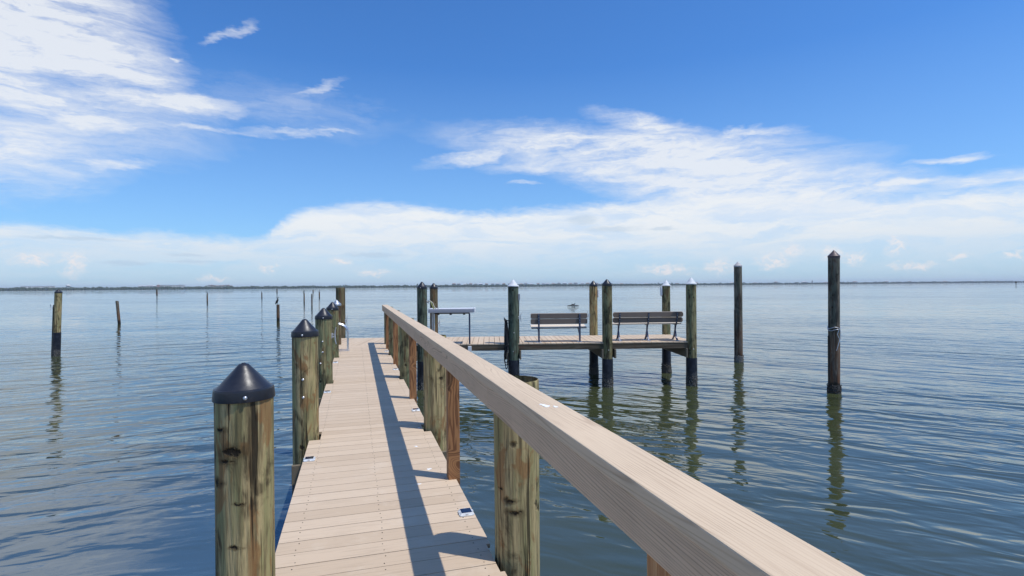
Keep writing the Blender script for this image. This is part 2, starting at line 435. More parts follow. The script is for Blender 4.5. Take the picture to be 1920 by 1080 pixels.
p = W(-.470, 8.73); t = pile('dock_pile', p, .124, 2.289, 'third left pile, dark streaked timber with black cone cap and small bolts', group=g, m='pile_b', cap='black', seed=5, screw=R(-74), bolts=[(R(-80), 1.78), (R(-80), 1.62), (R(-95), 1.45)])
cleat(t, .124, 0, 1.86, R(-10))
p = W(-.465, 11.86); pile('dock_pile', p, .122, 2.298, 'fourth left pile, green streaked timber with black cone cap beside the ladder', group=g, m='pile_b', cap='black', seed=12, screw=R(-74))
p = W(-.460, 14.42); pile('dock_pile', p, .105, 2.287, 'slim brown pile with a grey metal pointed cap just past the ladder', group=g, m='pile_o', cap='grey', cap_h=.15, seed=15)
t = pile('dock_pile', (-5.03, 15.72), .130, 2.60, 'tall uncapped brown pile at the far left corner of the dock', m='pile_o', seed=18)
cleat(t, .135, -.02, 1.62, R(-8), .14)

g = 'flat topped piles behind the handrail'
for lat, s_, lab, mm, sd, r in [
    (.838, 2.80, 'nearest flat topped pile right of the handrail, olive wood with a dark knot', 'pile_r1', 21, .122),
    (.790, 5.58, 'flat topped green pile second nearest behind the handrail', 'pile', 24, .119),
    (.790, 8.77, 'flat topped knotty pile third from the near end of the handrail', 'pile_b', 27, .116),
    (.805, 11.90, 'flat topped pile fourth from the near end of the handrail, dark and narrow', 'pile_b', 30, .118),
    (.815, 14.15, 'flat topped pile at the far end of the handrail', 'pile_b', 33, .110)]:
    p = W(lat, s_); pile('dock_pile', p, r, 2.093, lab, group=g, m=mm, seed=sd, hi=s_ < 7, rough=.045 if s_ < 4 else .022)

g = 'platform piles'
FY, BY = .06, 2.10
t1 = pile('dock_pile', P(-2.47, FY), .125, 2.73, 'dark green front platform pile with black cap, left of the steel table', group=g, m='pile_d', cap='black', cap_h=.178, seed=41, screw=R(-97))
cleat(t1, .126, -.02, 2.22, R(-20), .06)
t2 = pile('dock_pile', P(-2.39, BY), .115, 2.71, 'brown back platform pile with black cap behind the steel table', group=g, m='pile_o', cap='black', seed=44)
cleat(t2, .118, -.03, 1.55, R(-15), .13)
t3 = pile('dock_pile', P(-.16, FY), .132, 2.76, 'dark green platform pile with white cap and rope coil, left of the benches', group=g, m='pile_d', cap='white', seed=47, bolts=[(R(-95), .95), (R(-85), 1.42)])
cleat(t3, .134, -.02, 1.80, R(-12), .11)
t5 = pile('dock_pile', P(2.29, BY), .119, 2.745, 'olive back platform pile with black cap right of the short bench', group=g, m='pile', cap='black', seed=50)
cleat(t5, -.118, -.05, 1.72, R(190), .13)
t6 = pile('dock_pile', P(2.25, FY), .128, 2.76, 'green front platform pile with black cap standing between the two benches', group=g, m='pile_b', cap='black', seed=53, bolts=[(R(-85), .95)])
t7 = pile('dock_pile', P(4.46, BY), .119, 2.74, 'olive back corner platform pile with white cap behind the long bench', group=g, m='pile_b', cap='white', seed=56)
t8 = pile('dock_pile', P(4.44, FY), .128, 2.78, 'mossy front corner platform pile with white cap at the right end', group=g, m='pile_b', cap='white', seed=59, bolts=[(R(-85), .95)])
for t, dx, z, rz, h in ((t3, .150, 2.33, -.1, .14), (t7, -.150, 2.42, 3.2, .26), (t5, .135, 2.38, .1, .2)):
    b = MB(); b.box(-.022, .022, -.05, .05, -h/2, h/2); b.box(-.012, .012, -.03, .03, -h/2-.03, -h/2)
    b.build('outlet_box', M['greymetal'] if t is t3 else M['white'], t, (dx, -.02, z), rz, .004)
for t, n_, sd in ((t3, 120, 1), (t6, 150, 2), (t7, 300, 3), (t8, 170, 4), (t5, 120, 5)): barnacles(t, .132, .30, n_, M['shell'], sd)
# narrow conduit up the white-capped pile
b = MB(); b.tube([(.142, -.01, .75), (.142, -.01, 1.3), (.140, -.01, 1.9), (.146, -.01, 2.26)], .009, 8); b.build('conduit', M['dark'], t3)

g = 'free standing mooring piles in the right water'
t = pile('mooring_pile', (7.66, 12.77), .124, 3.40, 'tallest lone mooring pile at the right, dark wood with brown pointed cap', 'mooring pile', g, 'pile_w', 'grey', .19, 0, 71, True, rough=.04, lean=(.004, 0))
[c for c in t.children if c.name.startswith('cap')][0].data.materials[0] = simple('brown_metal_cap', (.10,.075,.075), .5, .2)
barnacles(t, .135, .24, 420, M['mussel'], 8) 
b = MB(); b.box(-.022, .022, -.015, .015, -.5, 1.36); b.build('batten', M['gap'], t, (-.130, -.02, 0), bevel=.003)
b = MB()
for k_ in range(2):
    b.tube([(cos(a)*.135, sin(a)*.135, 1.50+k_*.05+.02*sin(3*a+k_)) for a in [2*pi*i/28 for i in range(28)]], .008, 6, closed=True)
b.tube([(.02,-.15,1.50), (-.02,-.165,1.40), (.03,-.17,1.28), (-.01,-.165,1.12), (-.04,-.16,1.02)], .007, 6)
b.tube([(.06,-.14,1.52), (.07,-.155,1.36), (.03,-.165,1.22)], .006, 6)
tag(b.build('wire_loop', M['galv'], None, (7.66+.006, 12.77, 0)), 'thin pale rope tied around the tallest lone mooring pile at the right', 'rope')
t = pile('mooring_pile', (7.58, 17.94), .125, 3.36, 'slimmer lone mooring pile with a white spotted chipped cap, right of the platform', 'mooring pile', g, 'pile_w', 'grey', .18, 0, 74, True, rough=.04, lean=(-.005, 0))
[c for c in t.children if c.name.startswith('cap')][0].data.materials[0] = simple('fouled_metal_cap', (.45,.43,.42), .7, .1, .7, 22, .3)
barnacles(t, .135, .28, 320, M['shellw'], 10) 
b = MB(); b.box(-.02, .02, -.015, .015, -.5, 1.75); b.build('batten', M['gap'], t, (-.14, -.02, 0), bevel=.003)
t = pile('mooring_pile', (-17.95, 21.08), .120, 2.62, 'olive mooring pile with black cap and dark sleeve alone at far left', 'mooring pile', None, 'pile', 'black', .15, .92, 77, lean=(.045, 0))
b = MB(); b.box(-.02, .02, -.015, .015, -.5, 2.0)
b.v = [(x+.045*z, y, z) for x, y, z in b.v]; b.build('batten', M['gap'], t, (-.132, -.05, 0))
b = MB(); b.tube([(.0,0,0), (.03,-.02,.10), (.0,-.03,.18), (-.05,-.02,.14), (-.055,-.02,.04), (-.03,-.02,-.06)], .014, 8)
b.build('white_hook', M['white'], t, (.0, -.16, 1.86))
g = 'thin old stakes far out on the left'
def stake(x, y, r, top, lab, seed, lean=(0,0), m='pile_w'):
    return pile('old_stake', (x, y), r, top, lab, 'stake', g, m, None, 0, 0, seed, rough=.06, lean=lean)
stake(-29.7, 40.5, .10, 1.72, 'leaning rusty brown stake right of the capped mooring pile', 81, (-.09, 0))
stake(-18.43, 42.2, .115, 1.30, 'short grey stake with a long necked bird standing on it', 82)
far = [(-153.2, 231.2, .30, 2.3, 0, 'thin dark channel stake straight below the pink and white flats'),
       (-57.1, 100.4, .12, 1.55, 1, 'thin stake with a resting bird, between the channel stake and the short bird stakes'),
       (-64.8, 138.8, .14, 1.40, 1, 'small thin stake with a bird, left of the short grey bird stake'),
       (-118.6, 270.5, .28, 2.0, 0, 'tiny farthest stake just left above the short grey bird stake'),
       (-34.8, 89.7, .105, 1.75, 1, 'tall thin bird-topped stake, left one of the cluster behind the dock caps'),
       (-26.0, 69.6, .085, 1.78, 0, 'bare thin stake in the cluster behind the dock caps'),
       (-100.2, 270.0, .25, 1.5, 0, 'tiny distant stake just above the bare thin stake'),
       (-49.0, 136.3, .15, 1.55, 1, 'bird-topped stake, rightmost one of the distant cluster')]
for i, (x, y, r, top, bird, lab) in enumerate(far):
    stake(x, y, r, top, lab, 90+i)

# ---------------------------------------------------------------- birds (one continuous body each)
def bird_mesh(sc_=1., upright=True):
    m = MB()
    if upright:
        pts = [(-.17,0,-.03), (-.13,0,.03), (-.09,0,.10), (-.05,0,.17), (0,0,.26), (.035,0,.33), (.03,0,.385), (.015,0,.43), (.025,0,.47), (.06,0,.492), (.10,0,.488), (.155,0,.478)]
        rad = [.010,.035,.062,.075,.068,.042,.026,.020,.021,.026,.014,.004]
    else:
        pts = [(-.32,0,.02), (-.20,0,.05), (-.08,0,.07), (.06,0,.08), (.14,0,.12), (.15,0,.19), (.17,0,.235), (.22,0,.235), (.30,0,.22)]
        rad = [.012,.06,.10,.085,.05,.032,.036,.022,.005]
    m.tube([Vector(p)*sc_ for p in pts], [r*sc_ for r in rad], 12)
    return m
def bird(x, y, z, lab, sc_=1., rz=0):
    t = empty('bird', (x, y, z), rz, lab, 'bird', 'dark birds on the far stakes')
    m = bird_mesh(sc_)
    for s_ in (-1, 1):
        m.tube([Vector((-.01, .022*s_, .12))*sc_, Vector((.005, .025*s_, .05))*sc_, Vector((.0, .025*s_, .0))*sc_, Vector((.05, .03*s_, .0))*sc_], [.014*sc_, .008*sc_, .007*sc_, .005*sc_], 6)
    m.build('body', M['feather'], t)
    for s_ in (-1, 1):
        w = MB(); w.tube([Vector((.0, .055*s_, .25))*sc_, Vector((-.05, .066*s_, .17))*sc_, Vector((-.11, .05*s_, .07))*sc_, Vector((-.15, .03*s_, .0))*sc_], [.02*sc_, .034*sc_, .026*sc_, .005*sc_], 8, flat=.5)
        w.build('wing', M['feather'], t)
    return t
bird(-18.47, 42.2, 1.335, 'dark long necked bird standing on the short grey stake, facing right', 1.10)
for (x, y, r, top, b_, lab), L_ in zip([f for f in far if f[4]], ['dark bird on the leftmost bird-topped stake', 'dark bird on the small stake left of the short grey one', 'dark bird on the left stake of the distant cluster', 'dark bird on the rightmost stake of the distant cluster']):
    bird(x, y, top+.01, L_, 1.0, R(random.choice([20, 160])))
t = empty('floating_bird', (7.87, 69.1, 0), 0, 'dark bird sitting low on the open water beyond the short bench', 'bird')
bird_mesh(1.15, False).build('body', M['feather'], t, (0, 0, .05))
b = MB(); b.tube([(-.78,.05,.05), (-.4,0,.07), (0,-.02,.075), (.4,.0,.065), (.72,.05,.05)], [.03,.055,.06,.05,.025], 10)
tag(b.build('driftwood', M['feather'], None, (7.87, 68.95, 0)), 'thin dark piece of driftwood floating under the bird on open water', 'driftwood')

# ---------------------------------------------------------------- walkway
walk = empty('walkway', (0, 0, 0), TH, 'long straight tan composite plank walkway running out over the water', 'walkway')
def clip(poly, a, b_, c):       # keep a*x+b*y<=c
    out = []
    for i in range(len(poly)):
        p, q = poly[i], poly[(i+1) % len(poly)]
        dp, dq = a*p[0]+b_*p[1]-c, a*q[0]+b_*q[1]-c
        if dp <= 0: out.append(p)
        if (dp < 0 < dq) or (dq < 0 < dp):
            t_ = dp/(dp-dq); out.append((p[0]+(q[0]-p[0])*t_, p[1]+(q[1]-p[1])*t_))
    return out
# platform front line in walkway coords: normal of the platform, n.(X-PO)=0
n_w = Vector((-sin(PA), cos(PA)))
nl = (n_w.x*cos(TH)+n_w.y*sin(TH), -n_w.x*sin(TH)+n_w.y*cos(TH)); c0 = n_w.x*PO.x+n_w.y*PO.y
m = MB(); s_ = 3.02-PITCH*26
LN = [(2.70, .155, -.345), (5.60, .150, -.335), (8.73, .148, -.335), (11.86, .145, -.335), (14.42, .13, -.34)]
RN = [(2.80, .155, .700), (5.58, .145, .655), (8.77, .142, .660), (11.90, .14, .675), (14.15, .135, .685)]
while s_ < 15.2:
    a, b_ = s_+.0030, s_+PITCH-.0030
    # notches around the piles: cut the board into strips where needed
    cuts = sorted({a, b_}|{q for (c_, h_, e_) in LN+RN for q in (c_-h_, c_+h_) if a < q < b_})
    for a2, b2 in zip(cuts[:-1], cuts[1:]):
        mid = (a2+b2)/2; L_, R_ = WL, WR
        for (c_, h_, e_) in LN:
            if abs(mid-c_) < h_: L_ = max(L_, e_)
        for (c_, h_, e_) in RN:
            if abs(mid-c_) < h_: R_ = min(R_, e_)
        L_ += 0; poly = [(L_, a2), (R_, a2), (R_, b2), (L_, b2)]
        poly = clip(poly, nl[0], nl[1], c0-.003)
        if len(poly) > 2: m.prism(poly, DECK-.025, DECK+random.uniform(-.0006,.0006))
    if s_ < 13.5:
        for lat in (WL+.11, .14, WR-.085):
            for dy in (.034, PITCH-.034):
                x, y = lat+random.uniform(-.006,.006), s_+dy+random.uniform(-.005,.005)
                if any(abs(y-c_) < h_+.01 and lat < e_+.02 for c_, h_, e_ in LN) or any(abs(y-c_) < h_+.01 and lat > e_-.02 for c_, h_, e_ in RN): continue
                m.lathe([(.0035, DECK), (.0035, DECK+.0014)], 6, (x, y), mi=1, cap0=False, smooth=False)
    s_ += PITCH
m.build('deck_boards', [M['deck_y'], M['dark']], walk)
for lat in (WL+.035, .14, WR-.075):
    b = MB(); b.box(lat-.019, lat+.019, -.7, 13.9, DECK-.215, DECK-.0265); b.build('stringer', M['beam'], walk)
for c_ in (2.75, 5.59, 8.75, 11.88):
    for d in (-.155, .155):
        b = MB(); b.box(WL-.155, WR+.20, c_+d-.02, c_+d+.02, DECK-.40, DECK-.2165); b.build('cross_beam', M['beam_pale'], walk, bevel=.004)

# ---------------------------------------------------------------- platform
plat = empty('platform', tuple(PO), PA, 'wide tan plank platform across the end of the walkway carrying the benches', 'platform')
# left limit: the walkway's left edge line, in platform coords
def w2p(v): d = v-Vector((PO.x, PO.y, 0)); return Vector((d.x*cos(PA)+d.y*sin(PA), -d.x*sin(PA)+d.y*cos(PA)))
q0, q1 = w2p(W(WL, 13)), w2p(W(WL, 17)); dq = (q1-q0)
XR = 4.53
m = MB(); x = XR-PITCH*70
while x < XR-.01:
    a, b_ = x+.0055, x+PITCH-.0055
    poly = [(a, 0), (b_, 0), (b_, PD), (a, PD)]
    poly = clip(poly, -dq.y, dq.x, -dq.y*q0.x+dq.x*q0.y)
    if len(poly) > 2: m.prism(poly, DECK-.025, DECK+random.uniform(-.0007,.0007))
    x += PITCH
m.build('deck_boards', M['deck_x'], plat)
x0 = q0.x+.1
b = MB(); b.box(-4.40, XR-.02, .006, .046, DECK-.17, DECK-.0265); b.build('fascia_beam', M['beam'], plat, bevel=.004)
b = MB(); b.box(-4.85, XR-.02, PD-.05, PD-.01, DECK-.17, DECK-.0265); b.build('fascia_beam', M['beam'], plat, bevel=.004)
b = MB(); b.box(XR-.058, XR-.021, .047, PD-.051, DECK-.17, DECK-.0265); b.build('end_beam', M['beam'], plat, bevel=.004)
for y in (.5, 1.0, 1.5):
    b = MB(); b.box(-4.4, XR-.06, y-.02, y+.02, DECK-.17, DECK-.0265); b.build('joist', M['beam'], plat)
for px, pr in ((-2.45, .135), (-.16, .145), (2.27, .142), (4.45, .146)):
    for sgn in ((-1,) if px > 4 else (-1, 1)):
        xx = px+sgn*(pr+.022)
        b = MB(); b.box(xx-.02, xx+.02, -.06, PD+.2, DECK-.40, DECK-.173); b.build('cross_beam', M['beam_pale'], plat, bevel=.004)

# ---------------------------------------------------------------- handrail
rail = empty('handrail', (0, 0, 0), TH-.0027, 'long composite handrail with wide grained cap running beside the walkway', 'handrail')
RZ = DECK+1.0
b = MB(); b.box(.623, .768, -1.2, 14.36, RZ-.042, RZ); b.build('cap_rail', M['rail'], rail, bevel=.0045)
for a, c_ in ((-1.2, 2.62), (2.62, 5.66), (5.66, 8.70), (8.70, 11.75), (11.75, 14.35)):
    b = MB(); b.box(.627, .651, a+.0015, c_-.0015, RZ-.150, RZ-.0425); b.build('fascia_board', M['fascia'], rail, bevel=.003)
for c_, mm in ((1.085, 'pine_new'), (4.062, 'pine'), (7.12, 'pine'), (10.39, 'pine'), (13.04, 'pine')):
    b = MB(); b.box(-.0445, .0445, -.0445, .0445, -.14, 1.0-.0430); b.build('post', M[mm], rail, (.697, c_, DECK), bevel=.004)
b = MB()
for (lx, ly, n_) in ((.705, 1.93, 5),):
    for i in range(n_):
        a0 = random.uniform(0, 6); cx_, cy_ = lx+random.uniform(-.022,.022), ly+random.uniform(-.035,.035)
        pl = [(cx_+random.uniform(.4,1)*.012*cos(a), cy_+random.uniform(.4,1)*.018*sin(a)) for a in [2*pi*j/9 for j in range(9)]]
        b.prism(pl, RZ-.001, RZ+.0010+i*.0002)
b.build('dropping', M['drop'], rail)
for (lx, ly, n_) in ((.52, 4.95, 2), (.56, 4.30, 3), (.44, 4.00, 2), (.62, 5.6, 1)):
    b = MB()
    for i in range(n_):
        cx_, cy_ = lx+random.uniform(-.013,.013), ly+random.uniform(-.008,.008)
        pl = [(cx_+random.uniform(.4,1)*.020*cos(a), cy_+random.uniform(.4,1)*.013*sin(a)) for a in [2*pi*j/9 for j in range(9)]]
        b.prism(pl, DECK-.001, DECK+.0016+i*.0003)
    b.build('dropping', M['drop'], walk)

# ---------------------------------------------------------------- solar dock lights
def solar(lat, s_, lab):
    t = empty('dock_light', tuple(W(lat, s_, DECK+.001)), TH, lab, 'dock light', 'small square solar lights on the walkway edges')
    m = MB(); a, h = .047, .018
    m.prism([(-a, -a+.01), (-a+.01, -a), (a-.01, -a), (a, -a+.01), (a, a-.01), (a-.01, a), (-a+.01, a), (-a, a-.01)], 0, .006)
    vs = [(-a*.93,-a*.93,.006),(a*.93,-a*.93,.006),(a*.93,a*.93,.006),(-a*.93,a*.93,.006),(-a*.74,-a*.74,h),(a*.74,-a*.74,h),(a*.74,a*.74,h),(-a*.74,a*.74,h)]
    m.add(vs, [(0,1,5,4),(1,2,6,5),(2,3,7,6),(3,0,4,7),(4,5,6,7)])
    for dx, dy in ((-1,0),(1,0),(0,-1),(0,1)):
        m.box(dx*a*.82-.008, dx*a*.82+.008, dy*a*.82-.008, dy*a*.82+.008, .006, .0165)
    m.build('housing', M['solar_body'], t)
    q = MB(); q.box(-a*.70, a*.70, -a*.70, a*.70, h, h+.0015); q.build('solar_panel', M['solar'], t)
    return t
solar(WL+.050, 4.84, 'nearest solar light on the left walkway edge, in front of the second left pile')
solar(WL+.050, 7.88, 'solar light on the left edge in front of the third left pile')
solar(WL+.055, 10.96, 'solar light on the left edge in front of the fourth left pile')
solar(WR-.052, 3.39, 'nearest solar light on the right walkway edge, close to the big olive pile')
solar(WR-.050, 6.39, 'solar light on the right edge beyond the second flat topped pile')
solar(WR-.050, 9.67, 'solar light on the right edge beyond the third flat topped pile')
solar(WR-.050, 12.47, 'farthest solar light on the right edge near the end of the handrail')

# ---------------------------------------------------------------- swim ladder
lad = empty('swim_ladder', tuple(W(0, 0, DECK)), TH, 'bright metal swim ladder with curved grab rails at the left edge', 'ladder')
for s_ in (12.88, 13.16):
    pts = [(-.175, s_, .0), (-.175, s_, .42)]
    for i in range(1, 13):
        a = pi*i/12; pts.append((-.175-.235*(1-cos(a))*1.0, s_, .42+.20*sin(a)))
    pts += [(-.645, s_, .1), (-.645, s_, -.9), (-.645, s_, -1.5)]
    b = MB(); b.tube(pts, .021, 12); b.build('grab_rail', M['metal'], lad)
    b = MB(); b.box(-.42, -.14, s_-.03, s_+.03, .001, .010); b.build('mounting_plate', M['metal'], lad, bevel=.002)
for z in (-.25, -.55, -.85, -1.12):
    b = MB(); b.box(-.68, -.61, 12.89, 13.15, z, z+.03); b.build('step', M['metal'], lad, bevel=.003)

# ---------------------------------------------------------------- benches
def slat_poly(x0, x1, z0, z1, c):
    return [(x0+c, z0), (x1-c, z0), (x1, z0+c), (x1, z1-c), (x1-c, z1), (x0+c, z1), (x0, z1-c), (x0, z0+c)]
bx = lambda u: u
b1 = empty('bench', tuple(P(1.03, .16, DECK)), PA, 'shorter bench on two straight posts with dark backrest slats, cream seat', 'bench', 'benches on the platform')
for z0, z1 in ((.470, .598), (.614, .742)):
    b = MB(); b.yprism(slat_poly(-.735, .735, z0, z1, .022), .045, .085); o = b.build('backrest_slat', M['slat'], b1, bevel=.004)
    b = MB(); b.yprism(slat_poly(-.737, .737, z0+.002, z1+.009, .022), .086, .094); b.build('slat_facing', M['cream'], b1)
for i in range(3):
    y0 = .085+i*.140; z0 = .362+i*.013
    b = MB(); b.xprism([(y0, z0), (y0+.132, z0+.012), (y0+.132, z0+.043), (y0, z0+.031)], -.72, .72); b.build('seat_slat', M['cream'], b1, bevel=.004)
b = MB(); b.box(-.72, .72, .066, .083, .350, .372); b.build('seat_edge', M['slat'], b1, bevel=.003)
for sx in (-.53, .53):
    b = MB(); b.box(sx-.022, sx+.022, .0, .044, .0, .735); b.build('post', M['bluemetal'], b1, bevel=.003)
    b = MB(); b.box(sx-.06, sx+.06, -.04, .09, .001, .010); b.build('base_plate', M['galv'], b1, bevel=.002)
    b = MB(); b.xprism([(.045,.30),(.50,.362),(.50,.392),(.045,.332)], sx-.02, sx+.02); b.xprism([(.045,.16),(.075,.16),(.28,.332),(.23,.325)], sx-.012, sx+.012); b.build('seat_bracket', M['bluemetal'], b1)
    for z in (.50, .57, .645, .71):
        q = MB(); q.lathe([(.008,0),(.007,.006)], 10); s = q.build('bolt', M['galv'], b1, (sx, 0, z)); s.rotation_euler = (pi/2, 0, 0)

b2 = empty('bench', tuple(P(3.385, .30, DECK)), PA+R(1.2), 'longer bench on three cast iron legs with dark slats, right end', 'bench', 'benches on the platform')
for z0, z1, y in ((.475, .605, .01), (.622, .752, -.03)):
    b = MB(); b.yprism(slat_poly(-.93, .93, z0, z1, .03), y, y+.036); b.build('backrest_slat', M['slat'], b2, bevel=.004)
    b = MB(); b.yprism(slat_poly(-.932, .932, z0+.002, z1+.009, .03), y+.037, y+.045); b.build('slat_facing', M['cream'], b2)
for i in range(3):
    b = MB(); b.box(-.915, .915, .06+i*.14, .06+i*.14+.13, .425, .455); b.build('seat_slat', M['cream'], b2, bevel=.004)
for sx in (-.765, .0, .76):
    b = MB(); prof = [(-.055,.735), (-.035,.62), (.0,.50), (.03,.43), (.06,.40)]
    w_ = .018
    # back arm, bowing into the stem, then the two splayed feet
    for (a, c_) in zip(prof[:-1], prof[1:]):
        b.xprism([(a[0]-.02, a[1]), (a[0]+.012, a[1]), (c_[0]+.012, c_[1]), (c_[0]-.02, c_[1])], sx-w_, sx+w_)
    b.xprism([(.035,.40), (.42,.405), (.42,.424), (.02,.424)], sx-.014, sx+.014)
    b.xprism([(.055,.40), (.115,.40), (.13,.26), (.10,.26)], sx-w_, sx+w_)
    b.xprism([(.10,.262), (.13,.262), (.06,.08), (-.02,.012), (-.06,.012), (.03,.10)], sx-w_*1.1, sx+w_*1.1)
    b.xprism([(.10,.255), (.135,.255), (.22,.09), (.31,.012), (.27,.012), (.185,.08)], sx-w_*1.1, sx+w_*1.1)
    b.build('leg', M['bluemetal'], b2, bevel=.003)
    b = MB(); b.box(sx-.045, sx+.045, -.08, -.01, .001, .011); b.box(sx-.045, sx+.045, .26, .33, .001, .011); b.build('foot_plate', M['galv'], b2)
    for z, y in ((.70, -.063), (.655, -.056), (.57, -.036), (.51, -.015)):
        q = MB(); q.lathe([(.009,0),(.008,.008)], 10); s = q.build('bolt', M['galv'], b2, (sx, y, z)); s.rotation_euler = (pi/2, 0, 0)

# ---------------------------------------------------------------- fish cleaning table
ft = empty('cleaning_table', tuple(P(-1.73, .03, DECK-.03)), PA, 'grey metal cleaning table on thin legs at the platform edge', 'table')
b = MB(); b.box(-.58, .56, -.04, .50, .845, .925); b.box(-.58, .56, -.06, -.041, .83, .905); b.build('tray', M['greymetal'], ft, bevel=.005)
b = MB(); b.box(-.57, .55, -.03, .49, .926, .932); b.build('table_top', M['white'], ft)
b = MB(); b.box(.561, .595, -.07, .52, .835, .94); b.build('end_cap', M['white'], ft, bevel=.006)
b = MB(); b.tube([(-.45, 0, .815), (.44, 0, .815)], .017, 10); b.tube([(-.45, .42, .815), (.44, .42, .815)], .017, 10); b.build('frame_bar', M['dark'], ft)
for x in (-.33, -.02, .32):
    q = MB(); q.lathe([(.012,.80),(.035,.788),(.03,.775),(.008,.772)], 14, (x, 0)); q.build('knob', M['dark'], ft)
b = MB(); b.tube([(.44, 0, .815), (.455, 0, .79), (.455, 0, .0)], .021, 12); b.build('leg', M['bluemetal'], ft)
b = MB(); b.tube([(-.44, 0, .82), (-.44, 0, .0)], .019, 12); b.build('leg', M['galv'], ft)
b = MB(); b.tube([(-.50, .12, .82), (-.50, .12, .0)], .016, 12); b.build('leg', M['galv'], ft)
b = MB(); b.box(.41, .50, -.075, -.025, -.155, -.02); b.build('mounting_bracket', M['white'], ft, bevel=.008)

# ---------------------------------------------------------------- ropes
b = MB(); 
def loop(cx_, z0, z1, w_, y, ph=0):
    return [(cx_+w_*sin(2*pi*i/26)*(1+.2*sin(4*pi*i/26+ph)), y+.02*sin(6*pi*i/26+ph), (z0+z1)/2+(z1-z0)/2*cos(2*pi*i/26)) for i in range(26)]
for i in range(7):
    b.tube(loop(random.uniform(-.02,.02), random.uniform(.70,1.0), random.uniform(1.66,1.76), random.uniform(.015,.032), random.uniform(-.03,.03), i), .012, 7, closed=True)
for z0, z1, w_ in ((.50,1.0,.035), (.66,1.1,.05), (.60,.95,.045)):
    b.tube(loop(.0, z0, z1, w_, random.uniform(-.03,.03), z0*9), .010, 7, closed=True)
b.tube([(.14,.03,1.74), (.06,.0,1.72), (.0,-.02,1.74), (-.05,.0,1.80), (-.03,.01,1.70), (.05,.0,1.66)], .014, 8)
pp_ = P(-.16, FY); tag(b.build('rope_coil', M['rope_d'], None, (pp_.x-.185, pp_.y-.09, 0)), 'dark rope coil with hanging loops on the white capped pile left of benches', 'rope')
b = MB(); b.tube([(-.16,.0,.08), (-.10,-.02,.12), (-.04,-.02,.13), (.02,-.01,.08), (.05,-.02,.0), (.09,-.02,-.06), (.14,-.02,-.10), (.16,-.02,-.04)], .013, 8)
b.tube([(-.03,-.03,.11), (.0,-.03,.04), (.03,-.03,-.04), (.08,-.03,-.10)], .012, 8, mi=1)
pp_ = P(-2.28, FY+.0); tag(b.build('rope_hank', [M['rope_l'], M['rope_y']], None, (pp_.x+.06, pp_.y-.02, 2.11)), 'pale and yellow rope end tied to the dark pile above the steel table', 'rope')

# ---------------------------------------------------------------- floating bits
for i, (x, y) in enumerate([(-3.1, 4.55), (2.95, 4.9), (-2.3, 6.4)]):
    b = MB()
    for j in range(5):
        a = random.uniform(0, 6.3); L_ = random.uniform(.04, .11); x0, y0 = random.uniform(-.05,.05), random.uniform(-.05,.05)
        b.tube([(x0+cos(a)*L_*t_+.02*sin(5*t_+j), y0+sin(a)*L_*t_+.02*cos(4*t_), .004) for t_ in (-1,-.5,0,.5,1)], .0022, 5)
    tag(b.build('seagrass', M['grass'], None, (x, y, 0)), ['thin pale seagrass strands floating at lower left', 'thin pale seagrass strands floating right of the handrail', 'thin seagrass strands floating left of the nearest pile cap'][i], 'seagrass', 'floating bits of seagrass')

